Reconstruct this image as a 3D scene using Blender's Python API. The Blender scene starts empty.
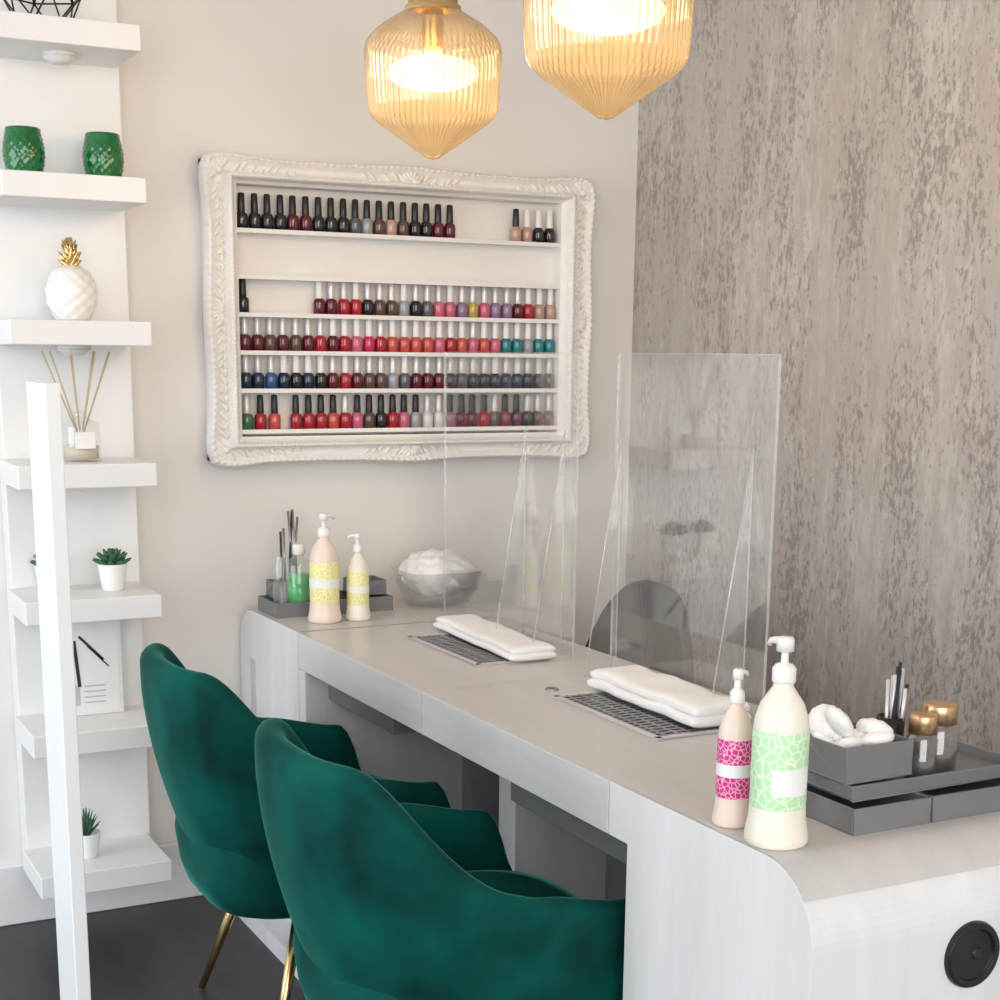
import bpy, math, random
from mathutils import Vector, Matrix, Euler
random.seed(7)
C=bpy.context; D=bpy.data; sc=C.scene
pi=math.pi
# ------------------------------------------------------------ materials
def newmat(name):
    m=D.materials.new(name); m.use_nodes=True
    nt=m.node_tree; nt.nodes.clear()
    return m,nt,nt.nodes,nt.links
def pmat(name,col,rough=.5,metal=0,var=.06,scale=12,stretch=(1,1,1),bump=0,spec=.5,trans=0,sheen=0,coat=0,emis=None,estr=0,alpha=1,ior=1.45):
    m,nt,N,L=newmat(name)
    o=N.new('ShaderNodeOutputMaterial'); b=N.new('ShaderNodeBsdfPrincipled')
    tc=N.new('ShaderNodeTexCoord'); mp=N.new('ShaderNodeMapping'); mp.inputs['Scale'].default_value=stretch
    nz=N.new('ShaderNodeTexNoise'); nz.inputs['Scale'].default_value=scale; nz.inputs['Detail'].default_value=5
    rp=N.new('ShaderNodeValToRGB')
    a=[max(0,c*(1-var)) for c in col[:3]]; c2=[min(1,c*(1+var)) for c in col[:3]]
    rp.color_ramp.elements[0].position=.3; rp.color_ramp.elements[1].position=.7
    rp.color_ramp.elements[0].color=(*a,1); rp.color_ramp.elements[1].color=(*c2,1)
    L.new(tc.outputs['Object'],mp.inputs['Vector']); L.new(mp.outputs[0],nz.inputs['Vector'])
    L.new(nz.outputs['Fac'],rp.inputs['Fac']); L.new(rp.outputs['Color'],b.inputs['Base Color'])
    b.inputs['Roughness'].default_value=rough; b.inputs['Metallic'].default_value=metal
    b.inputs['Specular IOR Level'].default_value=spec; b.inputs['Transmission Weight'].default_value=trans
    b.inputs['Sheen Weight'].default_value=sheen; b.inputs['Coat Weight'].default_value=coat
    b.inputs['IOR'].default_value=ior
    b.inputs['Alpha'].default_value=alpha
    if emis: b.inputs['Emission Color'].default_value=(*emis,1); b.inputs['Emission Strength'].default_value=estr
    if bump:
        bp=N.new('ShaderNodeBump'); bp.inputs['Strength'].default_value=bump; bp.inputs['Distance'].default_value=.01
        L.new(nz.outputs['Fac'],bp.inputs['Height']); L.new(bp.outputs[0],b.inputs['Normal'])
    L.new(b.outputs[0],o.inputs['Surface'])
    return m
def clearmat(name,tint=(1,1,1),refl=.08,haze=0,hazecol=(1,1,1),rough=.03,facing=.5,edge=None,eblend=.35):
    m,nt,N,L=newmat(name)
    o=N.new('ShaderNodeOutputMaterial'); t=N.new('ShaderNodeBsdfTransparent'); g=N.new('ShaderNodeBsdfGlossy')
    g.inputs['Roughness'].default_value=rough; g.inputs['Color'].default_value=(1,1,1,1)
    t.inputs['Color'].default_value=(*tint,1)
    lw=N.new('ShaderNodeLayerWeight'); lw.inputs['Blend'].default_value=.25
    if edge:
        l2=N.new('ShaderNodeLayerWeight'); l2.inputs['Blend'].default_value=eblend
        cr=N.new('ShaderNodeValToRGB'); cr.color_ramp.elements[0].color=(*tint,1); cr.color_ramp.elements[1].color=(*edge,1)
        L.new(l2.outputs['Facing'],cr.inputs['Fac']); L.new(cr.outputs['Color'],t.inputs['Color'])
    mm=N.new('ShaderNodeMath'); mm.operation='MULTIPLY_ADD'; mm.inputs[1].default_value=facing; mm.inputs[2].default_value=refl
    nz=N.new('ShaderNodeTexNoise'); nz.inputs['Scale'].default_value=3
    m2=N.new('ShaderNodeMath'); m2.operation='MULTIPLY_ADD'; m2.inputs[1].default_value=.02; 
    L.new(nz.outputs['Fac'],m2.inputs[0]); L.new(mm.outputs[0],m2.inputs[2])
    L.new(lw.outputs['Facing'],mm.inputs[0])
    mx=N.new('ShaderNodeMixShader'); L.new(m2.outputs[0],mx.inputs[0]); L.new(t.outputs[0],mx.inputs[1]); L.new(g.outputs[0],mx.inputs[2])
    last=mx
    if haze:
        d=N.new('ShaderNodeBsdfTranslucent'); d.inputs['Color'].default_value=(*hazecol,1)
        d2=N.new('ShaderNodeBsdfDiffuse'); d2.inputs['Color'].default_value=(*hazecol,1)
        ma=N.new('ShaderNodeMixShader'); L.new(d.outputs[0],ma.inputs[1]); L.new(d2.outputs[0],ma.inputs[2])
        mb=N.new('ShaderNodeMixShader'); mb.inputs[0].default_value=haze
        L.new(mx.outputs[0],mb.inputs[1]); L.new(ma.outputs[0],mb.inputs[2]); last=mb
    L.new(last.outputs[0],o.inputs['Surface'])
    return m
def wallpaper():
    m,nt,N,L=newmat('textured_wallpaper')
    o=N.new('ShaderNodeOutputMaterial'); b=N.new('ShaderNodeBsdfPrincipled')
    tc=N.new('ShaderNodeTexCoord')
    def noise(scl,sc_,det=6,ro=.6,off=0):
        mp=N.new('ShaderNodeMapping'); mp.inputs['Scale'].default_value=scl; mp.inputs['Location'].default_value=(off,off,off)
        nz=N.new('ShaderNodeTexNoise'); nz.inputs['Scale'].default_value=sc_; nz.inputs['Detail'].default_value=det; nz.inputs['Roughness'].default_value=ro
        L.new(tc.outputs['Object'],mp.inputs['Vector']); L.new(mp.outputs[0],nz.inputs['Vector']); return nz
    def flakes(n1,n2,k,p0,p1):
        ad=N.new('ShaderNodeMath'); ad.operation='MULTIPLY_ADD'; ad.inputs[1].default_value=k
        L.new(n2.outputs['Fac'],ad.inputs[0]); L.new(n1.outputs['Fac'],ad.inputs[2])
        rp=N.new('ShaderNodeValToRGB'); rp.color_ramp.elements[0].position=p0; rp.color_ramp.elements[1].position=p1
        rp.color_ramp.elements[0].color=(0,0,0,1); rp.color_ramp.elements[1].color=(1,1,1,1)
        L.new(ad.outputs[0],rp.inputs['Fac']); return rp
    fl=noise((1,4.6,2.1),22,9,.74)
    big=noise((1,2.6,.55),3.4,4,.6)
    fl2=noise((1,3.0,.9),12,9,.75,7.3); big2=noise((1,2.5,.6),1.7,3,.5,3.1)
    fine=noise((1,2.2,.35),22,5,.6)
    dark=flakes(fl,big,.5,.785,.84); lite=flakes(fl2,big2,.5,.72,.88)
    base=N.new('ShaderNodeValToRGB'); base.color_ramp.elements[0].position=.3; base.color_ramp.elements[1].position=.7
    base.color_ramp.elements[0].color=(.45,.405,.37,1); base.color_ramp.elements[1].color=(.535,.49,.455,1)
    L.new(fine.outputs['Fac'],base.inputs['Fac'])
    mx0=N.new('ShaderNodeMixRGB'); mx0.inputs['Color2'].default_value=(.66,.62,.585,1)
    m0=N.new('ShaderNodeMath'); m0.operation='MULTIPLY'; m0.inputs[1].default_value=.65
    L.new(lite.outputs['Color'],m0.inputs[0]); L.new(m0.outputs[0],mx0.inputs['Fac']); L.new(base.outputs['Color'],mx0.inputs['Color1'])
    mx=N.new('ShaderNodeMixRGB'); mx.inputs['Color2'].default_value=(.235,.20,.18,1)
    ml=N.new('ShaderNodeMath'); ml.operation='MULTIPLY'; ml.inputs[1].default_value=.66
    L.new(dark.outputs['Color'],ml.inputs[0]); L.new(ml.outputs[0],mx.inputs['Fac']); L.new(mx0.outputs['Color'],mx.inputs['Color1'])
    L.new(mx.outputs[0],b.inputs['Base Color'])
    b.inputs['Roughness'].default_value=.42; b.inputs['Metallic'].default_value=.2
    bp=N.new('ShaderNodeBump'); bp.inputs['Strength'].default_value=.2; bp.inputs['Distance'].default_value=.002
    L.new(dark.outputs['Color'],bp.inputs['Height']); L.new(bp.outputs[0],b.inputs['Normal'])
    L.new(b.outputs[0],o.inputs['Surface']); return m
def woodgrain(name,c1,c2,stretch,scale=6,rough=.45):
    m,nt,N,L=newmat(name)
    o=N.new('ShaderNodeOutputMaterial'); b=N.new('ShaderNodeBsdfPrincipled')
    tc=N.new('ShaderNodeTexCoord'); mp=N.new('ShaderNodeMapping'); mp.inputs['Scale'].default_value=stretch
    nz=N.new('ShaderNodeTexNoise'); nz.inputs['Scale'].default_value=scale; nz.inputs['Detail'].default_value=8; nz.inputs['Roughness'].default_value=.65
    rp=N.new('ShaderNodeValToRGB'); rp.color_ramp.elements[0].position=.32; rp.color_ramp.elements[1].position=.68
    rp.color_ramp.elements[0].color=(*c1,1); rp.color_ramp.elements[1].color=(*c2,1)
    L.new(tc.outputs['Object'],mp.inputs['Vector']); L.new(mp.outputs[0],nz.inputs['Vector']); L.new(nz.outputs['Fac'],rp.inputs['Fac'])
    L.new(rp.outputs['Color'],b.inputs['Base Color']); b.inputs['Roughness'].default_value=rough
    bp=N.new('ShaderNodeBump'); bp.inputs['Strength'].default_value=.08; bp.inputs['Distance'].default_value=.003
    L.new(nz.outputs['Fac'],bp.inputs['Height']); L.new(bp.outputs[0],b.inputs['Normal'])
    L.new(b.outputs[0],o.inputs['Surface']); return m
def label(name,base,dots,scale=55):
    m,nt,N,L=newmat(name)
    o=N.new('ShaderNodeOutputMaterial'); b=N.new('ShaderNodeBsdfPrincipled')
    tc=N.new('ShaderNodeTexCoord'); v=N.new('ShaderNodeTexVoronoi'); v.feature='DISTANCE_TO_EDGE'; v.inputs['Scale'].default_value=scale
    rp=N.new('ShaderNodeValToRGB'); rp.color_ramp.elements[0].position=.05; rp.color_ramp.elements[1].position=.12
    rp.color_ramp.elements[0].color=(*dots,1); rp.color_ramp.elements[1].color=(*base,1)
    L.new(tc.outputs['Object'],v.inputs['Vector']); L.new(v.outputs['Distance'],rp.inputs['Fac']); L.new(rp.outputs['Color'],b.inputs['Base Color'])
    b.inputs['Roughness'].default_value=.4; L.new(b.outputs[0],o.inputs['Surface']); return m

M={}
M['wall']=pmat('warm_white_paint',(.79,.765,.735),.75,var=.015,scale=3)
M['ceil']=pmat('ceiling_paint',(.84,.83,.81),.8,var=.01)
M['trim']=pmat('trim_white',(.78,.785,.79),.45,var=.01)
M['white']=pmat('shelf_white',(.84,.84,.835),.4,var=.01)
M['carved']=pmat('carved_white',(.83,.805,.77),.38,var=.03,scale=40,bump=.08)
M['rackin']=pmat('rack_white',(.84,.82,.79),.5,var=.02)
M['paper']=wallpaper()
M['floor']=woodgrain('dark_floor',(.018,.017,.02),(.05,.047,.052),(1,.15,1),8,.42)
M['desktop']=woodgrain('desk_greige_wood',(.555,.53,.51),(.635,.61,.59),(1,.12,1),10,.30)
M['deskface']=woodgrain('desk_white_wood',(.64,.63,.625),(.78,.77,.765),(1,.12,1.2),9,.42)
M['deskleg']=woodgrain('desk_leg_wood',(.70,.69,.685),(.83,.82,.815),(1,1,.12),9,.42)
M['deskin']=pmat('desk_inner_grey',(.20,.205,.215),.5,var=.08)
M['velvet']=pmat('teal_velvet',(.0,.085,.07),.8,var=.35,scale=7,sheen=.5,spec=.15,bump=.1)
for n in M['velvet'].node_tree.nodes:
    if n.type=='BSDF_PRINCIPLED': n.inputs['Sheen Tint'].default_value=(.10,.62,.50,1); n.inputs['Sheen Roughness'].default_value=.25
    if n.type=='VALTORGB': n.color_ramp.elements[0].color=(.0,.026,.023,1); n.color_ramp.elements[1].color=(.0,.092,.076,1)
M['gold']=pmat('brushed_gold',(.78,.56,.25),.25,1,var=.06)
M['black']=pmat('black_plastic',(.015,.015,.016),.3,var=.1)
M['dark']=pmat('dark_leather',(.085,.063,.052),.5,var=.15)
M['grey']=pmat('grey_plastic',(.19,.19,.195),.42,var=.05)
M['greyin']=pmat('grey_plastic_inner',(.13,.13,.135),.5,var=.05)
M['steel']=pmat('steel_mesh',(.32,.32,.33),.35,.9,var=.1)
M['towel']=pmat('white_towel',(.90,.89,.88),.95,var=.02,scale=140,bump=.2)
M['cotton']=pmat('cotton_pad',(.90,.88,.86),.95,var=.02,scale=90,bump=.2)
M['cream']=pmat('cream_plastic',(.84,.80,.68),.35,var=.03)
M['peach']=pmat('peach_plastic',(.82,.68,.58),.35,var=.03)
M['pump']=pmat('pump_white',(.84,.82,.78),.3,var=.02)
M['labY']=label('label_yellow',(.82,.76,.22),(.88,.86,.6),110)
M['labG']=label('label_green',(.50,.80,.46),(.74,.87,.66),75)
M['labP']=label('label_pink',(.66,.02,.24),(.85,.45,.6),150)
M['labW']=pmat('label_white',(.85,.85,.83),.4,var=.02)
M['acr']=clearmat('clear_acrylic',(.99,.995,.995),.022,.025,(.9,.92,.95),facing=.38)
M['acre']=clearmat('acrylic_edge',(.94,.96,.96),.10,.22,(.95,.97,1))
M['glass']=clearmat('clear_glass',(.97,.98,.98),.05,.10,(1,1,1),facing=.3)
M['amberjar']=clearmat('jar_glass_grey',(.72,.70,.68),.12,.12,(.5,.5,.5))
M['pglass']=clearmat('smoky_amber_ribbed_glass',(.86,.77,.60),.08,.085,(.95,.78,.50),.12,facing=.5,edge=(.25,.19,.11),eblend=.45)
M['greenglass']=pmat('green_hobnail_glass',(.0,.13,.025),.15,var=.25,scale=60,spec=.8,coat=.2)
M['greenliq']=pmat('green_bottle_liquid',(.05,.42,.12),.15,var=.2,coat=.5)
M['ceramic']=pmat('white_ceramic',(.86,.85,.83),.25,var=.02,coat=.4)
M['succ']=pmat('succulent_green',(.05,.14,.07),.5,var=.3,scale=50)
M['pot']=pmat('white_pot',(.88,.88,.87),.35,var=.01)
M['reed']=pmat('reed_stick',(.55,.42,.25),.7,var=.1)
M['oil']=pmat('diffuser_oil',(.62,.54,.42),.2,var=.05)
M['ink']=pmat('printed_ink',(.03,.03,.035),.6,var=.1)
M['bulb_glow']=pmat('lit_bulb_glow',(1,.85,.6),.3,var=.01,emis=(1,.68,.32),estr=3.2)
M['acc']=pmat('silver_cap',(.66,.64,.64),.3,.3,var=.05)
M['capb']=pmat('black_cap',(.02,.02,.022),.3,var=.1)
M['capw']=pmat('white_cap',(.84,.82,.80),.3,var=.03)
M['copper']=pmat('copper_lid',(.72,.47,.26),.3,.9,var=.06)
def pol(n,c): M[n]=pmat('polish_'+n,c,.12,var=.08,scale=30,coat=.6)
POL={'blk':(.012,.012,.015),'wine':(.11,.008,.018),'red':(.38,.012,.025),'coral':(.55,.08,.06),'pink':(.56,.12,.20),'hot':(.52,.02,.11),'nude':(.48,.30,.24),
 'lil':(.26,.17,.28),'navy':(.012,.02,.06),'blue':(.03,.09,.26),'teal':(.02,.20,.22),'grey':(.10,.10,.12),'brown':(.11,.055,.04),'white':(.7,.68,.66),'gold':(.4,.28,.14),'green':(.03,.14,.08),'yel':(.48,.33,.08),'silv':(.32,.34,.37),'plum':(.09,.02,.07)}
for k,v in POL.items(): pol('p_'+k,v)

# ------------------------------------------------------------ mesh builder
class B:
    def __init__(s): s.v=[];s.f=[];s.m=[];s.sm=[];s.mats=[]
    def mi(s,k):
        if k not in s.mats: s.mats.append(k)
        return s.mats.index(k)
    def add(s,vs,fs,mat,smooth=False,T=None):
        o=len(s.v); 
        for p in vs:
            p=Vector(p); s.v.append(T@p if T else p)
        i=s.mi(mat)
        for f in fs: s.f.append([a+o for a in f]); s.m.append(i); s.sm.append(smooth)
    def box(s,x0,x1,y0,y1,z0,z1,mat,T=None):
        vs=[(x,y,z) for x in (x0,x1) for y in (y0,y1) for z in (z0,z1)]
        fs=[(0,1,3,2),(4,6,7,5),(0,4,5,1),(2,3,7,6),(0,2,6,4),(1,5,7,3)]
        s.add(vs,fs,mat,False,T)
    def prism(s,poly,a0,a1,axis,mat,smooth=False,T=None):
        def P(p,a):
            if axis=='x': return (a,p[0],p[1])
            if axis=='y': return (p[0],a,p[1])
            return (p[0],p[1],a)
        n=len(poly); vs=[P(p,a0) for p in poly]+[P(p,a1) for p in poly]
        fs=[(i,(i+1)%n,n+(i+1)%n,n+i) for i in range(n)]
        s.add(vs,fs,mat,smooth,T); s.add(vs,[tuple(range(n))[::-1],tuple(range(n,2*n))],mat,False,T)
    def lathe(s,prof,c,mat,seg=32,smooth=True,fn=None,T=None):
        vs=[];fs=[]
        for (r,z) in prof:
            for i in range(seg):
                a=2*pi*i/seg; rr=r*(fn(a,z) if fn else 1)
                vs.append((c[0]+rr*math.cos(a),c[1]+rr*math.sin(a),c[2]+z))
        for j in range(len(prof)-1):
            for i in range(seg):
                k=(i+1)%seg; fs.append((j*seg+i,j*seg+k,(j+1)*seg+k,(j+1)*seg+i))
        s.add(vs,fs,mat,smooth,T)
    def cyl(s,c,r,h,mat,seg=24,T=None,r2=None):
        r2=r if r2 is None else r2
        e=min(.0015,r*.15)
        s.lathe([(0.0001,0),(r-e,0),(r,e),(r2,h-e),(r2-e,h),(0.0001,h)],c,mat,seg,True,None,T)
    def tube(s,pts,r,mat,seg=10,r2=None):
        pts=[Vector(p) for p in pts]; n=len(pts); vs=[];fs=[]
        for j,p in enumerate(pts):
            d=(pts[min(j+1,n-1)]-pts[max(j-1,0)]).normalized()
            up=Vector((0,0,1)) if abs(d.z)<.9 else Vector((1,0,0))
            a=d.cross(up).normalized(); b=d.cross(a)
            rr=r if r2 is None else r+(r2-r)*j/(n-1)
            for i in range(seg):
                t=2*pi*i/seg; vs.append(p+a*rr*math.cos(t)+b*rr*math.sin(t))
        for j in range(n-1):
            for i in range(seg):
                k=(i+1)%seg; fs.append((j*seg+i,j*seg+k,(j+1)*seg+k,(j+1)*seg+i))
        fs.append(tuple(range(seg))[::-1]); fs.append(tuple(range((n-1)*seg,n*seg)))
        s.add(vs,fs,mat,True)
    def ell(s,c,r,mat,seg=20,rings=12,fn=None,T=None):
        vs=[];fs=[]
        for j in range(rings+1):
            th=pi*j/rings
            for i in range(seg):
                a=2*pi*i/seg; d=Vector((math.sin(th)*math.cos(a),math.sin(th)*math.sin(a),math.cos(th)))
                k=fn(d) if fn else 1
                vs.append((c[0]+r[0]*d.x*k,c[1]+r[1]*d.y*k,c[2]+r[2]*d.z*k))
        for j in range(rings):
            for i in range(seg):
                k=(i+1)%seg; fs.append((j*seg+i,(j+1)*seg+i,(j+1)*seg+k,j*seg+k))
        s.add(vs,fs,mat,True,T)
    def grid(s,fn,nu,nv,mat,smooth=True,closeu=False):
        vs=[fn(i/nu,j/nv) for i in range(nu+1) for j in range(nv+1)]
        fs=[(i*(nv+1)+j,(i+1)*(nv+1)+j,(i+1)*(nv+1)+j+1,i*(nv+1)+j+1) for i in range(nu) for j in range(nv)]
        s.add(vs,fs,mat,smooth)
    def make(s,name,bevel=0,parent=None,loc=(0,0,0),rot=0):
        me=D.meshes.new(name); me.from_pydata([tuple(v) for v in s.v],[],s.f)
        for k in s.mats: me.materials.append(M[k])
        for p,i,t in zip(me.polygons,s.m,s.sm): p.material_index=i; p.use_smooth=t
        me.validate(); me.update()
        import bmesh
        bm=bmesh.new(); bm.from_mesh(me); bmesh.ops.remove_doubles(bm,verts=bm.verts,dist=1e-5); bmesh.ops.recalc_face_normals(bm,faces=bm.faces); bm.to_mesh(me); bm.free()
        ob=D.objects.new(name,me); C.collection.objects.link(ob); ob.location=loc; ob.rotation_euler=(0,0,rot)
        if bevel:
            md=ob.modifiers.new('bev','BEVEL'); md.width=bevel; md.segments=3; md.limit_method='ANGLE'; md.angle_limit=.7
        if parent: ob.parent=parent
        return ob
def empty(name,loc=(0,0,0)):
    e=D.objects.new(name,None); C.collection.objects.link(e); e.location=loc; e.empty_display_size=.1; return e

WY=.05; WX=.03
# ------------------------------------------------------------ room
b=B(); b.box(-5,WX+.1,-5.5,WY+.1,-.1,0,'floor'); b.make('floor')
b=B(); b.box(-5,WX+.1,WY,WY+.1,0,2.75,'wall'); b.make('wall_back')
b=B(); b.box(WX,WX+.1,-5.5,WY,0,2.75,'paper'); b.make('wall_right')
b=B(); b.box(-5,WX+.1,-5.5,WY+.1,2.75,2.85,'ceil'); b.make('ceiling')
b=B(); b.box(-5,WX,WY-.018,WY,0,.15,'trim'); b.make('baseboard_back',.004)
b=B(); b.box(WX-.018,WX,-5.5,WY-.018,0,.15,'trim'); b.make('baseboard_right',.004)

# ------------------------------------------------------------ desk
X0=-1.115; X1=-.605; YN=-2.2255; YF=WY-.004; ZT=.75; TH=.083
S1=-.386; S2=-1.064; S3=-1.7425
def arcpts(cx,cz,r,a0,a1,n=10): return [(cx+r*math.cos(a0+(a1-a0)*i/n),cz+r*math.sin(a0+(a1-a0)*i/n)) for i in range(n+1)]
R=.10
b=B(); g=.0015
def slab(y0,y1):
    b.box(X0,X1,y0+g,y1-g,ZT-TH,ZT-.002,'deskface')
    b.box(X0+.001,X1-.001,y0+g,y1-g,ZT-.004,ZT,'desktop')
slab(S2,S1); slab(S3,S2)
b.box(X0+.006,X1-.006,YF-.2,YN+.2,ZT-TH+.004,ZT-.006,'deskin')
NL=-1.797
poly=[(S3-g,ZT),(S3-g,ZT-TH),(NL,ZT-TH),(NL,0),(YN,0)]+arcpts(YN+R,ZT-R,R,pi,pi/2,14)
b.prism(poly,X0,X1,'x','deskleg')
def skin(pts,x0,x1,t=.0015):
    def fn(u,v):
        n=len(pts)-1; k=u*n; i=min(int(k),n-1); f=k-i
        y=pts[i][0]*(1-f)+pts[i+1][0]*f; z=pts[i][1]*(1-f)+pts[i+1][1]*f
        return (x0+(x1-x0)*v,y,z)
    b.grid(fn,len(pts)-1,1,'desktop')
ar=[(YN+R+(R+.0012)*math.cos(a),ZT-R+(R+.0012)*math.sin(a)) for a in [pi/2+pi/2*i/14 for i in range(15)]]
skin([(S3-g,ZT+.0012)]+ar[:9],X0+.001,X1-.001)
FL=-.40
b.prism([(S1+g,ZT),(S1+g,0),(YF,0)]+arcpts(YF-R,ZT-R,R,0,pi/2,14),X0,X1,'x','deskleg')
b.box(X0,X1,FL-.03,S1-.001,0,ZT-TH-.001,'deskleg')
ar=[(YF-R+(R+.0012)*math.cos(a),ZT-R+(R+.0012)*math.sin(a)) for a in [pi/2-pi/2*i/14 for i in range(15)]]
skin([(S1+g,ZT+.0012)]+ar[:9],X0+.001,X1-.001)
b.box(X0-.001,X0+.002,-.075,-.035,.12,.63,'desktop')
b.box(-1.20,X0-.001,-.60,.03,0,.045,'deskleg')
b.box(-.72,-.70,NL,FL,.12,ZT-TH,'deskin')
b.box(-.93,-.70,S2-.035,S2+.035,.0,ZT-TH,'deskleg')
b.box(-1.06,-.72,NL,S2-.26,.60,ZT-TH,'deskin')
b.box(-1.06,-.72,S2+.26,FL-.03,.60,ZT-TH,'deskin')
T=Matrix.Translation((-.85,YN,.606))@Matrix.Rotation(pi/2,4,'X')
b.lathe([(.0001,.003),(.034,.003),(.036,.008),(.044,.008),(.046,.004),(.046,-.001)],(0,0,0),'black',40,T=T)
b.lathe([(.0001,.006),(.007,.006),(.009,.003)],(0.008,0,0),'capb',16,T=T)
b.lathe([(.013,0),(.013,.003),(.009,.003),(.008,.0015),(.0001,.0015)],(-.885,-1.155,ZT),'steel',20)
def vent(y0,y1,x0=-.917,x1=-.765):
    z=ZT+.0005
    b.box(x0,x1,y0,y0+.012,z,z+.003,'acc'); b.box(x0,x1,y1-.012,y1,z,z+.003,'acc')
    b.box(x0,x0+.012,y0,y1,z,z+.003,'acc'); b.box(x1-.012,x1,y0,y1,z,z+.003,'acc')
    b.box(x0+.01,x1-.01,y0+.01,y1-.01,z,z+.0012,'black')
    n=20
    for i in range(n):
        yy=y0+.015+(y1-y0-.03)*i/(n-1); b.box(x0+.012,x1-.012,yy-.004,yy+.004,z,z+.003,'steel')
    for i in range(5):
        xx=x0+.025+(x1-x0-.05)*i/4; b.box(xx-.003,xx+.003,y0+.01,y1-.01,z,z+.0034,'steel')
vent(-.90,-.55); vent(-1.57,-1.215)
b.make('manicure_desk',.003)

# ------------------------------------------------------------ acrylic screens
def screen(y0,y1,fins,z1=1.375,x=-.700,name='acrylic_screen',w=.075):
    b=B(); b.box(x-.002,x+.002,y0,y1,ZT+.001,z1,'acr')
    e=.0022
    b.box(x-e,x+e,y0-.001,y1+.001,z1-.001,z1+.0005,'acre')
    b.box(x-e,x+e,y0-.001,y0+.001,ZT+.001,z1,'acre'); b.box(x-e,x+e,y1-.001,y1+.001,ZT+.001,z1,'acre')
    for fy in fins:
        tri=[(x-.003,ZT+.001),(x-.003,ZT+.47),(x-w,ZT+.001)]
        b.prism(tri,fy-.0015,fy+.0015,'y','acr')
        b.tube([(x-.004,fy,ZT+.001),(x-.004,fy,ZT+.47)],.0012,'acre',6)
        b.tube([(x-w,fy,ZT+.003),(x-.004,fy,ZT+.47)],.0012,'acre',6)
    return b.make(name)
screen(-.915,-.285,(-.87,-.70)); screen(-1.565,-1.065,(-1.09,-1.51))

# ------------------------------------------------------------ velvet chairs
def ss(a,b_,x):
    t=max(0,min(1,(x-a)/(b_-a))); return t*t*(3-2*t)
def chair_mesh(matk='velvet'):
    b=B()
    def plan(s,k,off=0):
        W=(.292-off)*k; A=(.285-off)*k; S=.62; sg=1 if s>=0 else -1; a=abs(s)
        if a<S:
            t=a/S*pi/2; c=math.cos(t); q=math.sin(t); e=2/2.5
            return (-A*abs(c)**e, sg*W*abs(q)**e)
        f=(a-S)/(1-S); return (f*.245, sg*W*(1-.07*f*f))
    def rim(s):
        a=abs(s)
        h=.792-.205*ss(.22,.68,a)-.03*ss(.66,.93,a)
        if a>.93: h-= .10*((a-.93)/.07)**2
        return h
    zb=.300
    NS=96
    prof=[]
    n1=16
    for i in range(n1+1): prof.append(('o',i/n1))
    for i in range(1,7): prof.append(('r',i/7))
    for i in range(n1+1): prof.append(('i',1-i/n1))
    th=.048
    def pt(s,pr):
        k,t=pr; h=rim(s)
        if k=='o':
            z=zb+(h-th*.5-zb)*t
            sc_=.80+.20*math.sin(min(1,t/.8)*pi/2)**.8 if t>0 else .78
            x,y=plan(s,sc_)
            return (x+.065*(1-min(1,t/.9))**1.2,y,z)
        if k=='r':
            a=pi*t; off=th*.5*(1-math.cos(a)); z=h-th*.5+th*.5*math.sin(a)
            x,y=plan(s,1,off); return (x,y,z)
        z=.40+(h-th*.5-.40)*t; sc_=.88+.12*math.sin(t*pi/2)
        x,y=plan(s,sc_,th); return (x+.03*(1-t),y,z)
    n=len(prof); vs=[]; fs=[]
    for i in range(NS+1):
        s=-1+2*i/NS
        for pr in prof: vs.append(pt(s,pr))
    for i in range(NS):
        for j in range(n-1): fs.append((i*n+j,(i+1)*n+j,(i+1)*n+j+1,i*n+j+1))
    fs.append(tuple(range(n))); fs.append(tuple(range(NS*n,NS*n+n))[::-1])
    b.add(vs,fs,matk,True)
    def se(k,z):
        out=[]
        for i in range(48):
            a=2*pi*i/48; c=math.cos(a); q=math.sin(a); e=2/3.6
            out.append((.03+.250*k*abs(c)**e*(1 if c>0 else -1),.238*k*abs(q)**e*(1 if q>0 else -1),z))
        return out
    levels=[(.02,.296),(.80,.296),(.92,.31),(.97,.35),(1.0,.41),(.985,.442),(.93,.460),(.8,.468),(.4,.473),(.02,.474)]
    vs=[];fs=[]
    for k,z in levels: vs+=se(k,z)
    for j in range(len(levels)-1):
        for i in range(48):
            k=(i+1)%48; fs.append((j*48+i,j*48+k,(j+1)*48+k,(j+1)*48+i))
    b.add(vs,fs,matk,True)
    for sx in (-1,1):
        for sy in (-1,1):
            b.tube([(.090+sx*.13,sy*.15,.31),(.078+sx*.215,sy*.235,.001)],.013,'gold',12,r2=.008)
    b.tube([(-.04,-.15,.292),(.22,.15,.292)],.01,'gold',8); b.tube([(-.04,.15,.292),(.22,-.15,.292)],.01,'gold',8)
    return b
cb=chair_mesh(); ch=cb.make('velvet_tub_chair',loc=(-1.268,-.765,0))
c2=D.objects.new('velvet_tub_chair.001',ch.data); C.collection.objects.link(c2); c2.location=(-1.268,-1.485,0)
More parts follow.
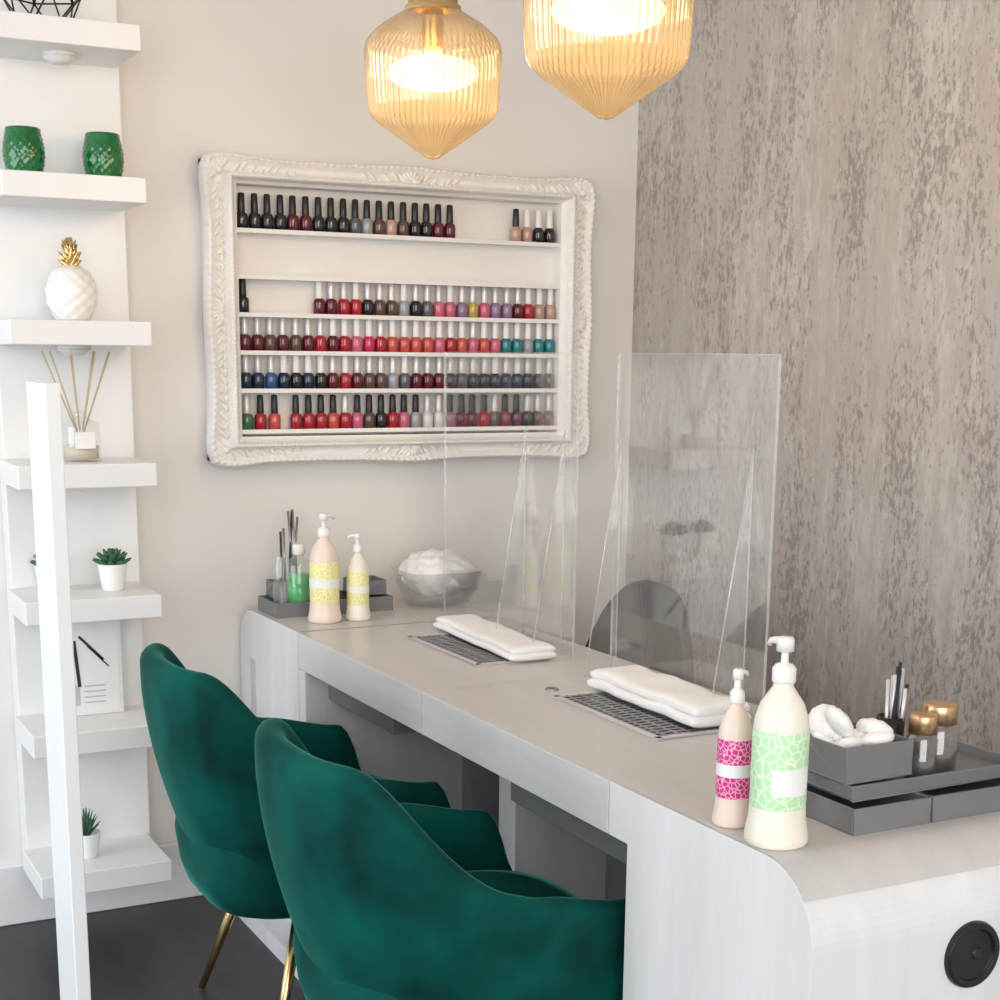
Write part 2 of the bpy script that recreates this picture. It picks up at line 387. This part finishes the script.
# technician's chair on the far side
b=B()
def bk(u,v):
    a=(u-.5)*2; y=a*.27; x=.05-.07*a*a; z=.50+ (.325*(1-abs(a)**3.0))*v
    return (x,y,z)
b.grid(bk,24,10,'dark'); b.grid(lambda u,v:(bk(u,v)[0]+.03,bk(u,v)[1],bk(u,v)[2]),24,10,'dark')
b.grid(lambda u,v:(bk(u,1)[0]+.03*v,bk(u,1)[1],bk(u,1)[2]+.008*math.sin(v*pi)),24,4,'dark')
b.lathe([(.001,.42),(.20,.42),(.22,.44),(.22,.47),(.20,.49),(.001,.50)],(-.07,0,0),'dark',36)
b.tube([(.06,0,.60),(.09,0,.45),(.02,0,.40),(-.07,0,.40)],.018,'black')
b.cyl((-.07,0,.08),.025,.34,'steel')
for i in range(5):
    a=2*pi*i/5; b.tube([(-.07,0,.09),(-.07+.2*math.cos(a),.2*math.sin(a),.05)],.015,'steel'); b.ell((-.07+.2*math.cos(a),.2*math.sin(a),.026),(.025,.025,.025),'black',12,8)
b.make('technician_stool_chair',loc=(-.305,-.52,0))

# ------------------------------------------------------------ ornate frame rack
b=B()
fx0,fx1,fz0,fz1=-1.188,-.144,1.106,1.816
ix0,ix1,iz0,iz1=-1.112,-.235,1.165,1.757
def prof_h(w):
    pts=[(0,.0),(.02,.020),(.10,.030),(.2,.024),(.35,.015),(.5,.015),(.60,.020),(.66,.036),(.74,.040),(.82,.034),(.86,.020),(1,.012)]
    for (a,ha),(c,hc) in zip(pts,pts[1:]):
        if w<=c: return ha+(hc-ha)*(w-a)/(c-a)
    return pts[-1][1]
def side(Po0,Po1,Pi0,Pi1,outd,length):
    NU=int(length/.0035); NV=26
    def fn(u,w):
        ox=Po0[0]*(1-u)+Po1[0]*u; oz=Po0[1]*(1-u)+Po1[1]*u
        qx=Pi0[0]*(1-u)+Pi1[0]*u; qz=Pi0[1]*(1-u)+Pi1[1]*u
        x=ox*(1-w)+qx*w; z=oz*(1-w)+qz*w
        e=min(u,1-u)*length; s=(u-.5)*length
        sw=.010*math.exp(-((e-.05)/.06)**2)+.008*math.exp(-(s/.10)**2)+.0015*abs(math.sin(s*pi/.02))
        sw*= (1-w)**2*min(1,e/.02)
        x+=outd[0]*sw; z+=outd[1]*sw
        h=prof_h(w)
        if w<=.2: h+=.0022*math.sin(s*2*pi/.016)*math.sin(w/.2*pi)
        if .6<w<.86: h+=.0016*math.sin(s*2*pi/.012+w*20)
        return (x,-h+.004,z)
    b.grid(fn,NU,NV,'carved')
    sx=Vector((Po1[0]-Po0[0],0,Po1[1]-Po0[1])).normalized(); od=Vector((outd[0],0,outd[1]))
    c0=Vector((Po0[0],0,Po0[1])); bw=.070
    def leaf(s,o,ang,ln,wd,hh=.007):
        p=c0+sx*s-od*(bw*.5)+od*o; d=(sx*math.cos(ang)+od*math.sin(ang)); n=Vector((0,-1,0)); q=d.cross(n)
        Mx=Matrix(((d.x,q.x,n.x,p.x),(d.y,q.y,n.y,-.012),(d.z,q.z,n.z,p.z),(0,0,0,1)))
        b.ell((ln*.45,0,0),(ln*.55,wd,hh),'carved',10,8,T=Mx,fn=lambda v:1-.12*abs(math.sin(v.x*9)))
    def spray(s0,dr,n,ln0):
        for i in range(n):
            t=i/n; s=s0+dr*(.012+.021*i); 
            leaf(s,.006*math.sin(i*1.7),(0 if dr>0 else pi)+dr*.75,ln0*(1-.45*t),.0065*(1-.3*t))
            leaf(s,.006*math.sin(i*1.7),(0 if dr>0 else pi)-dr*.65,ln0*.8*(1-.45*t),.0055*(1-.3*t))
            leaf(s-dr*.004,.0,(0 if dr>0 else pi),.024,.004,.009)
    spray(.05,1,8,.034); spray(length-.05,-1,8,.034)
    spray(length/2,1,6,.036); spray(length/2,-1,6,.036)
    for a in range(7): leaf(length/2,.0,pi/2+(a-3)*.42,.036,.007,.011)
O=[(fx0,fz0),(fx1,fz0),(fx1,fz1),(fx0,fz1)]; I=[(ix0,iz0),(ix1,iz0),(ix1,iz1),(ix0,iz1)]
for k,(od,ln) in enumerate((((0,-1),1.044),((1,0),.710),((0,1),1.044),((-1,0),.710))):
    side(O[k],O[(k+1)%4],I[k],I[(k+1)%4],od,ln)
for (cx,cz) in O:
    sx=1 if cx<-.6 else -1; sz=1 if cz<1.4 else -1
    base=math.atan2(-sz,-sx)
    for a in range(9):
        an=base+(a-4)*.36; d=Vector((math.cos(an),0,math.sin(an))); n=Vector((0,-1,0)); q=d.cross(n)
        p=Vector((cx+sx*.032,-.012,cz+sz*.032))
        Mx=Matrix(((d.x,q.x,n.x,p.x),(d.y,q.y,n.y,p.y),(d.z,q.z,n.z,p.z),(0,0,0,1)))
        b.ell((.020,0,0),(.022,.008,.010),'carved',12,8,T=Mx)
    b.ell((cx+sx*.032,-.016,cz+sz*.032),(.010,.012,.010),'carved',14,10)
b.box(fx0+.004,fx1-.004,.002,WY-.001,fz0+.004,fz0+.02,'carved'); b.box(fx0+.004,fx1-.004,.002,WY-.001,fz1-.02,fz1-.004,'carved')
b.box(fx0+.004,fx0+.02,.002,WY-.001,fz0+.004,fz1-.004,'carved'); b.box(fx1-.02,fx1-.004,.002,WY-.001,fz0+.004,fz1-.004,'carved')
b.box(ix0-.01,ix1+.01,WY-.008,WY-.001,iz0-.01,iz1+.01,'rackin')
b.box(ix0-.012,ix0,-.008,WY-.002,iz0-.01,iz1+.01,'rackin'); b.box(ix1,ix1+.012,-.008,WY-.002,iz0-.01,iz1+.01,'rackin')
b.box(ix0-.01,ix1+.01,-.008,WY-.002,iz0-.012,iz0+.004,'rackin'); b.box(ix0-.01,ix1+.01,-.008,WY-.002,iz1,iz1+.012,'rackin')
rails=[1.653,1.547,1.459,1.370,1.280,1.182]
for z in rails:
    b.box(ix0,ix1,-.006,WY-.002,z-.006,z,'rackin'); b.box(ix0,ix1,-.010,-.006,z-.006,z+.004,'rackin')
b.make('ornate_frame_shelf')
# polish bottles
b=B()
def bottle(x,z,colk,cap,y=.018):
    b.lathe([(.0001,0),(.0125,0),(.0148,.003),(.0152,.03),(.0135,.037),(.007,.042),(.0065,.045)],(x,y,z),colk,14)
    b.lathe([(.0085,.041),(.0092,.044),(.0080,.082),(.0065,.085),(.0001,.086)],(x,y,z),cap,10)
def row(z,x0,x1,pal,caps,pitch=.0325):
    n=int(round((x1-x0)/pitch)); 
    for i in range(n+1):
        t=i/max(1,n); k=pal[min(len(pal)-1,int(t*len(pal)))]; 
        if isinstance(k,tuple): k=random.choice(k)
        bottle(x0+i*(x1-x0)/max(1,n)+random.uniform(-.001,.001),z,'p_'+k,random.choice(caps))
zr=[r+.001 for r in rails]
row(zr[0],-1.092,-.545,['blk','blk','blk',('wine','brown'),'wine',('blk','wine'),'blk','blk','grey','silv','brown','nude','brown','blk','blk','wine'],['capb'])
row(zr[0],-.355,-.255,['nude','nude','blk','blk'],['capw','capw','capb'])
bottle(-1.094,zr[2],'p_blk','capb')
row(zr[2],-.90,-.25,['wine',('wine','red'),('pink','red'),'blk','brown','silv','blk',('brown','grey'),'pink','lil',('yel','nude'),'pink','lil',('wine','pink'),'red','nude'],['capw','acc'])
row(zr[3],-1.092,-.25,['wine','brown','wine','brown',('red','wine'),'red','wine','red','pink',('hot','red'),'red',('coral','hot'),'coral','coral','pink','red','coral',('red','pink'),'coral','pink','teal','teal','silv','teal'],['capw','acc','capw'])
row(zr[4],-1.092,-.25,['navy','blue','navy','blk',('navy','blk'),'wine',('wine','red'),('wine','blk'),'brown','silv','grey','wine',('blk','wine'),'blk','grey','blk',('blk','green'),'blk','navy','blk','blk'],['acc','capw','acc'])
row(zr[5],-1.092,-1.02,['green','red','coral'],['capb','acc'])
row(zr[5],-.965,-.25,['red','red','coral','red',('pink','blk'),'brown','blk','red','pink','silv','white',('lil','navy'),'blk','blk','red','blk',('wine','blk'),'navy','blk','wine'],['acc','capb','capb'])
b.make('nail_polish_bottles')

# ------------------------------------------------------------ wall shelves
SX0=-1.685; SX1=-1.3845; SY=-.24
zs=[2.0366,1.7311,1.4323,1.1277,.8324,.532,.2027]
b=B()
b.box(SX0+.01,SX1+.008,-.015,WY-.001,.15,2.6,'white')
for z in zs: b.box(SX0,SX1,SY,-.012,z-.052,z,'white')
b.make('wall_shelf_unit',.003)
for z,x in ((zs[0]-.052,-1.53),(zs[2]-.052,-1.53)):
    b=B(); b.lathe([(.001,0),(.034,0),(.036,-.006),(.034,-.012),(.026,-.014),(.022,-.020),(.001,-.021)],(x,-.13,z),'white',28)
    b.lathe([(.035,-.0045),(.0365,-.006),(.0365,-.0085),(.035,-.010)],(x,-.13,z),'acc',28)
    b.lathe([(.018,-.0215),(.001,-.0218)],(x,-.13,z),'acc',20); b.make('shelf_puck_light')
def cup(x,z):
    b=B()
    def fn(a,zz): return 1+.035*math.sin(a*14)*math.sin(zz*2*pi/.018)
    pr=[(.0001,0),(.032,0),(.036,.006)]+[(.037+.006*math.sin(i/12*pi),.008+.080*i/12) for i in range(13)]+[(.036,.097),(.034,.099),(.032,.095),(.030,.03),(.0001,.02)]
    pr2=[]
    for (r0,z0),(r1,z1) in zip(pr,pr[1:]):
        pr2+= [(r0,z0),((r0+r1)/2,(z0+z1)/2)]
    pr2.append(pr[-1])
    b.lathe(pr2,(x,-.12,z),'greenglass',56,True,fn); b.make('green_hobnail_cup')
cup(-1.614,zs[1]); cup(-1.446,zs[1])
b=B(); px,py_,pz=-1.528,-.12,zs[2]
def fnp(a,zz): return 1+.022*math.sin(a*10+zz*240)*1+.022*math.sin(a*10-zz*240)
pr=[(.0001,0),(.03,0),(.038,.004)]+[(.038+.017*math.sin(i/24*pi*.95),.006+.098*i/24) for i in range(25)]+[(.034,.110),(.020,.118),(.0001,.120)]
b.lathe(pr,(px,py_,pz),'ceramic',64,True,fnp)
for lv,(n,ln,tl,z0) in enumerate(((9,.028,1.1,.114),(9,.034,.8,.120),(8,.036,.5,.128),(7,.034,.45,.138),(4,.03,.2,.145))):
    for i in range(n):
        a=2*pi*i/n+lv*.4; d=Vector((math.cos(a)*math.sin(tl),math.sin(a)*math.sin(tl),math.cos(tl)))
        p0=Vector((px,py_,pz+z0)); p1=p0+d*ln*.55; p2=p0+d*ln+Vector((0,0,.004))
        b.tube([p0,p1,p2],.010,'gold',6,r2=.001)
b.make('pineapple_ornament')
b=B(); dx=-1.525; dz=zs[3]
b.lathe([(.0001,.001),(.040,.001),(.042,.004),(.042,.075),(.038,.085),(.016,.095),(.014,.108),(.016,.110)],(dx,-.13,dz),'glass',36)
b.lathe([(.0001,.006),(.038,.006),(.038,.035),(.0001,.035)],(dx,-.13,dz),'oil',30)
b.box(dx-.022,dx+.022,-.176,-.173,dz+.03,dz+.066,'labW')
for i in range(9):
    a=2*pi*i/9+.2
    b.tube([(dx-.012*math.cos(a),-.13-.012*math.sin(a),dz+.012),(dx+.075*math.cos(a),-.13+.06*math.sin(a),dz+.24)],.0018,'reed',6)
b.make('reed_diffuser')
def plant(x,z,spiky,name,y=-.13,s=1):
    b=B(); b.lathe([(.0001,0),(.024*s,0),(.026*s,.003),(.035*s,.06*s),(.035*s,.065*s),(.031*s,.065*s),(.030*s,.055*s),(.0001,.055*s)],(x,y,z),'pot',28)
    L=((10,.05,1.15),(9,.05,.8),(7,.048,.45),(4,.045,.15)) if not spiky else ((9,.05,.8),(8,.06,.5),(6,.07,.25),(3,.075,.05))
    for lv,(n,ln,tl) in enumerate(L):
        for i in range(n):
            a=2*pi*i/n+lv*.35; d=Vector((math.cos(a)*math.sin(tl),math.sin(a)*math.sin(tl),math.cos(tl)))
            p0=Vector((x,y,z+.055*s))
            w=.0085 if not spiky else .009
            b.tube([p0,p0+d*ln*s*.3,p0+d*ln*s*.65,p0+d*ln*s],w*s*.6,'succ',6,r2=.0008) if spiky else (b.ell((0,0,0),(w*s,w*s*.5,ln*s*.5),'succ',8,6,T=Matrix.Translation(p0+d*ln*s*.55)@d.to_track_quat('Z','Y').to_matrix().to_4x4()))
    b.make(name)
plant(-1.468,zs[4],False,'potted_succulent',s=.95); plant(-1.60,zs[4],False,'potted_succulent',y=-.08,s=.9); plant(-1.556,zs[6],True,'potted_aloe',s=.92)
b=B(); z=zs[5]
b.box(-1.60,-1.445,-.082,-.07,z+.001,z+.245,'white')
b.box(-1.592,-1.453,-.0835,-.082,z+.01,z+.237,'labW')
def fl(x0,x1,z0,z1,m='ink'): b.box(x0,x1,-.0842,-.0835,z+z0,z+z1,m)
fl(-1.52,-1.465,.222,.225,'grey')
T=Matrix.Translation((-1.55,-.0842,z+.13))@Matrix.Rotation(-.08,4,'Y')
b.box(-.004,.004,-.0005,.0005,-.06,.05,'ink',T)
T=Matrix.Translation((-1.515,-.0842,z+.16))@Matrix.Rotation(-.75,4,'Y'); b.box(-.003,.003,-.0005,.0005,-.04,.04,'ink',T)
T=Matrix.Translation((-1.50,-.0842,z+.14))@Matrix.Rotation(-.75,4,'Y'); b.box(-.0015,.0015,-.0005,.0005,-.035,.035,'ink',T)
fl(-1.575,-1.545,.025,.075,'acc')
for i in range(4): fl(-1.535,-1.485,.03+i*.013,.033+i*.013,'acc')
b.make('leaflet_display')
b=B(); cx,cy,cz=-1.56,-.12,zs[0]
lo=[Vector((cx+.055*math.cos(a),cy+.055*math.sin(a),cz+.003)) for a in [2*pi*i/6 for i in range(6)]]
mi=[Vector((cx+.085*math.cos(a),cy+.085*math.sin(a),cz+.06)) for a in [2*pi*(i+.5)/6 for i in range(6)]]
hi=[Vector((cx+.05*math.cos(a),cy+.05*math.sin(a),cz+.14)) for a in [2*pi*i/6 for i in range(6)]]
tp=Vector((cx,cy,cz+.19))
for i in range(6):
    j=(i+1)%6
    for p,q in ((lo[i],lo[j]),(lo[i],mi[i]),(lo[j],mi[i]),(mi[i],mi[j]),(mi[i],hi[i]),(mi[i],hi[j]),(hi[i],hi[j]),(hi[i],tp)): b.tube([p,q],.002,'black',6)
b.make('wire_terrarium')
b=B(); b.box(-1.802,-1.778,-1.19,-1.04,.02,1.32,'white'); b.box(-1.835,-1.755,-1.21,-1.02,0,.02,'white'); b.make('partition_panel',.002)

# ------------------------------------------------------------ pendant lamps
def pendant(loc):
    e=empty('pendant_lamp',loc)
    b=B()
    def rib(a,z): return 1+.009*math.cos(a*64)
    pr=[(.046,.112),(.060,.106),(.095,.084),(.117,.064),(.124,.052),(.126,.038),(.1215,-.045),(.119,-.062),(.112,-.074),(.098,-.086),(.06,-.112),(.03,-.133),(.012,-.145),(.0001,-.148)]
    P=[]
    for (a,z0),(c,z1) in zip(pr,pr[1:]):
        for k in range(3): P.append((a+(c-a)*k/3,z0+(z1-z0)*k/3))
    P.append(pr[-1])
    b.lathe(P,(0,0,0),'pglass',384,True,rib); b.make('ribbed_glass_shade',parent=e)
    b=B(); b.lathe([(.052,.108),(.052,.118),(.046,.122),(.046,.150),(.040,.155),(.040,.17),(.018,.185),(.012,.21),(.0001,.21)],(0,0,0),'gold',40)
    b.lathe([(.0001,.040),(.018,.042),(.02,.05),(.02,.12)],(0,0,0),'gold',24)
    b.tube([(0,0,.2),(0,0,2.75-loc[2]-.02)],.004,'black',8); b.cyl((0,0,2.75-loc[2]-.03),.05,.029,'gold',32); b.make('brass_cap_and_cord',parent=e)
    b=B(); b.ell((0,0,.004),(.084,.084,.030),'bulb_glow',40,20); b.lathe([(.016,.03),(.016,.045)],(0,0,0),'bulb_glow',20)  # bulb widened into a glowing band, imitating light spread by the ribbed glass
    b.make('bulb_glow',parent=e)
    l=D.lights.new('bulb_light','POINT'); l.energy=13; l.color=(1,.70,.40); l.shadow_soft_size=.09
    lo_=D.objects.new('bulb_light',l); C.collection.objects.link(lo_); lo_.parent=e; lo_.location=(0,0,-.01)
    return e
pendant((-1.016,-.90,1.872)); pendant((-1.03,-1.545,1.862))

# ------------------------------------------------------------ lotion bottles
def lotion(x,y,h,r,body,lab,rot,name='lotion_pump_bottle'):
    b=B(); k=h/.27; q=r/.043
    pr=[(.0001,0),(.041,0),(.0445,.004),(.0445,.012),(.040,.035),(.0385,.06),(.0385,.150),(.037,.165),(.030,.185),(.019,.200),(.014,.207),(.014,.215)]
    b.lathe([(a*q,z*k) for a,z in pr],(0,0,0),body,40)
    b.lathe([(.0389*q,.050*k),(.0392*q,.052*k),(.0392*q,.150*k),(.0389*q,.152*k)],(0,0,0),lab,40)
    if lab=='labG':
        b.grid(lambda u,v:(.0397*q*math.cos(2.2+u*1.5),.0397*q*math.sin(2.2+u*1.5),(.07+.035*v)*k),12,1,'labW')
    else:
        b.grid(lambda u,v:(.0398*q*math.cos(u*2*pi),.0398*q*math.sin(u*2*pi),(.088+.022*v)*k),40,1,'labW')
    b.lathe([(.0001,.212*k),(.016*q,.212*k),(.0165*q,.214*k),(.0165*q,.230*k),(.012*q,.235*k),(.005,.237*k),(.0045,.252*k)],(0,0,0),'pump',24)
    b.lathe([(.0001,.270*k),(.010*q,.270*k),(.012*q,.266*k),(.012*q,.252*k),(.0001,.250*k)],(0,0,0),'pump',20)
    b.tube([(0,0,.262*k),(.02*q,0,.263*k),(.030*q,0,.261*k),(.034*q,0,.255*k)],.006*q,'pump',10,r2=.004*q)
    return b.make(name,loc=(x,y,ZT+.0015),rot=rot)
lotion(-1.073,-2.09,.272,.040,'cream','labG',1.6)
lotion(-1.078,-2.000,.214,.026,'peach','labP',.3)
lotion(-1.011,-.285,.255,.038,'peach','labY',.3)
lotion(-.929,-.29,.205,.029,'cream','labY',2.9)

# ------------------------------------------------------------ trays
def openbox(b,x0,x1,y0,y1,z0,z1,t,mat,inn='greyin'):
    b.box(x0,x1,y0,y1,z0,z0+t,mat)
    b.box(x0,x1,y0,y0+t,z0,z1,mat); b.box(x0,x1,y1-t,y1,z0,z1,mat)
    b.box(x0,x0+t,y0+t,y1-t,z0,z1,mat); b.box(x1-t,x1,y0+t,y1-t,z0,z1,mat)
Z=ZT+.0015
b=B()
openbox(b,-.965,-.83,-2.115,-1.955,Z,Z+.036,.004,'grey'); openbox(b,-.828,-.625,-2.115,-1.955,Z,Z+.036,.004,'grey')
openbox(b,-.945,-.63,-2.085,-1.93,Z+.037,Z+.057,.004,'grey')
openbox(b,-.95,-.832,-2.075,-1.975,Z+.058,Z+.108,.003,'grey')
openbox(b,-.93,-.80,-1.96,-1.92,Z+.058,Z+.095,.003,'grey')
b.make('desk_organizer',.0015)
b=B()
for i,(px,py2,pz2,rx,ry) in enumerate(((-.92,-2.00,.10,.9,.2),(-.90,-2.01,.105,.6,-.5),(-.915,-2.03,.095,.2,.6),(-.885,-2.03,.10,-.4,.5),(-.875,-2.045,.105,.3,-.3),(-.925,-1.995,.125,1.1,.3),(-.87,-2.02,.095,.1,.2),(-.92,-2.02,.13,.7,.7),(-.87,-2.035,.118,.5,.2))):
    T=Matrix.Translation((px,py2,Z+pz2))@Euler((rx,ry,i)).to_matrix().to_4x4()
    b.ell((0,0,0),(.026,.026,.013),'cotton',20,8,fn=lambda d:1+.05*math.sin(d.x*9+d.y*7),T=T)
b.make('cotton_pads')
def jar(x,y,z,r,h,name='gold_lid_jar'):
    b=B(); b.lathe([(.0001,0),(r,0),(r*1.03,.004),(r*1.03,h*.62),(r*.8,h*.70)],(x,y,z),'amberjar',30)
    b.lathe([(.0001,.003),(r*.9,.003),(r*.9,h*.3),(.0001,h*.3)],(x,y,z),'grey',24)
    b.lathe([(r*.84,h*.70),(r*.92,h*.71),(r*.92,h*.97),(r*.86,h),(.0001,h)],(x,y,z),'copper',60,fn=lambda a,zz:1+.02*math.cos(a*30)); b.make(name)
jar(-.79,-2.045,Z+.042,.021,.092); jar(-.737,-2.02,Z+.042,.027,.097)
b=B()
for i in range(9):
    x=-.80+random.uniform(-.012,.012); y=-1.99+random.uniform(-.01,.01)
    b.tube([(x,y,Z+.062),(x+random.uniform(-.012,.02),y+random.uniform(-.015,.015),Z+.16+random.uniform(0,.04))],.0028,random.choice(['ink','steel','p_navy','acc']),8)
b.lathe([(.0001,0),(.020,0),(.020,.062),(.018,.062),(.018,.004),(.0001,.004)],(-.80,-1.99,Z+.058),'black',24); b.make('nail_brush_cup')
b=B(); openbox(b,-1.10,-.80,-.20,-.06,Z,Z+.035,.003,'grey'); openbox(b,-1.08,-.99,-.13,-.065,Z+.036,Z+.075,.003,'grey'); openbox(b,-.88,-.80,-.16,-.07,Z+.036,Z+.07,.003,'grey'); b.make('desk_organizer',.0015)
b=B(); b.lathe([(.0001,0),(.029,0),(.031,.005),(.031,.115),(.027,.125),(.013,.137),(.012,.142)],(-1.030,-.165,Z+.0045),'glass',28)
b.lathe([(.0001,.003),(.028,.003),(.028,.095),(.0001,.095)],(-1.030,-.165,Z+.0045),'greenliq',24); b.cyl((-1.030,-.165,Z+.146),.015,.025,'pump'); b.make('green_polish_remover_bottle')
b=B()
for i in range(6):
    x=-1.05+i*.008; b.tube([(x,-.10,Z+.045),(x+random.uniform(-.02,.02),-.10,Z+.19+random.uniform(0,.06))],.003,random.choice(['ink','steel']),8)
b.make('nail_tools')
b=B(); b.lathe([(.0001,0),(.018,0),(.020,.004),(.020,.11),(.016,.13),(.016,.14)],(-1.0755,-.165,Z+.0045),'glass',24); b.make('glass_tube_jar')
def sq(a,z): c,q=abs(math.cos(a)),abs(math.sin(a)); return 1/((c**4+q**4)**.25)*.92
b=B()
b.lathe([(.0001,.002),(.058,.002),(.075,.008),(.098,.045),(.108,.088),(.112,.092),(.106,.088),(.094,.046),(.070,.014),(.0001,.010)],(-.662,-.160,Z),'glass',48,True,sq)
b.make('clear_plastic_tub')
b=B()
b.ell((-.662,-.160,Z+.080),(.094,.094,.055),'cotton',52,30,fn=lambda d:1+.07*math.sin(d.x*9+d.z*5)*math.sin(d.y*11+2)+.07*math.sin(d.y*23+d.x*17)*math.sin(d.x*19-d.z*8)); b.make('tissues')
# folded towels
def towel(cx,cy,lx,ly,rot,h=.034,amp=.0025):
    b=B()
    def sect(k,t,lx,z0,h,sh):
        out=[]
        for i in range(40):
            a=2*pi*i/40; c=math.cos(a); q=math.sin(a)
            x=sh+lx*.5*(.94+.06*k)*abs(c)**(2/4.5)*(1 if c>0 else -1); z=z0+h*.5+h*.5*k*abs(q)**(2/3.2)*(1 if q>0 else -1)
            w=(math.sin(t*11+x*30)+math.sin(t*23-x*22)*.6)*amp
            out.append((x+w,(t-.5)*ly,max(.0,z+(w*.9 if q>0 else 0))))
        return out
    for (lx2,z0,h2,sh,l0) in ((lx,0,h*.55,0,0),(lx*.93,h*.42,h*.55,lx*.02,.006)):
        n=50; vs=[];fs=[]
        for j in range(n+1):
            t=l0+(1-2*l0)*j/n; tt=j/n; k=min(1,math.sqrt(max(0.0,min(tt,1-tt)/.015))); k=.55+.45*k
            vs+=sect(k,t,lx2,z0,h2,sh)
        for j in range(n):
            for i in range(40):
                k=(i+1)%40; fs.append((j*40+i,j*40+k,(j+1)*40+k,(j+1)*40+i))
        fs.append(tuple(range(40))[::-1]); fs.append(tuple(range(n*40,n*40+40)))
        b.add(vs,fs,'towel',True)
    b.make('folded_towel',loc=(cx,cy,ZT+.0045),rot=rot)
towel(-.782,-.70,.105,.44,-.06,.030,.0010); towel(-.772,-1.37,.118,.37,-.02,.040,.0018)

# ------------------------------------------------------------ lights + world
def area(name,loc,target,size,sy,en,col):
    l=D.lights.new(name,'AREA'); l.shape='RECTANGLE'; l.size=size; l.size_y=sy; l.energy=en; l.color=col
    o=D.objects.new(name,l); C.collection.objects.link(o); o.location=loc
    o.rotation_euler=(Vector(target)-Vector(loc)).to_track_quat('-Z','Y').to_euler(); return o
area('shopfront_window_light',(-2.6,-5.3,1.6),(-.9,-.5,1.0),3.2,2.2,92,(1,.98,.955))
area('side_window_light',(-4.4,-1.2,1.4),(-1.5,-.4,.8),2.0,2.0,52,(.82,.91,1))
w=D.worlds.new('World'); sc.world=w; w.use_nodes=True; nt=w.node_tree; bg=nt.nodes['Background']
tc=nt.nodes.new('ShaderNodeTexCoord'); sp=nt.nodes.new('ShaderNodeSeparateXYZ'); rp=nt.nodes.new('ShaderNodeValToRGB')
rp.color_ramp.elements[0].position=.3; rp.color_ramp.elements[0].color=(.45,.43,.42,1); rp.color_ramp.elements[1].position=.6; rp.color_ramp.elements[1].color=(.88,.93,1,1)
ma=nt.nodes.new('ShaderNodeMath'); ma.operation='MULTIPLY_ADD'; ma.inputs[1].default_value=.5; ma.inputs[2].default_value=.5
nt.links.new(tc.outputs['Generated'],sp.inputs[0]); nt.links.new(sp.outputs['Z'],ma.inputs[0]); nt.links.new(ma.outputs[0],rp.inputs['Fac']); nt.links.new(rp.outputs['Color'],bg.inputs['Color'])
bg.inputs['Strength'].default_value=1.0
sc.view_settings.view_transform='Standard'; sc.view_settings.exposure=0

# ------------------------------------------------------------ camera
cam=D.cameras.new('camera'); co=D.objects.new('camera',cam); C.collection.objects.link(co); sc.camera=co
cam.sensor_width=36; cam.sensor_fit='HORIZONTAL'; cam.lens=36*1.5156; cam.shift_y=.1848; cam.clip_start=.05
Rm=Matrix.Rotation(-.4785,4,'Z')@Matrix.Rotation(pi/2-.2139,4,'X')@Matrix.Rotation(.0104,4,'Z')
co.matrix_world=Matrix.Translation((-2.2651,-3.6022,1.3682))@Rm
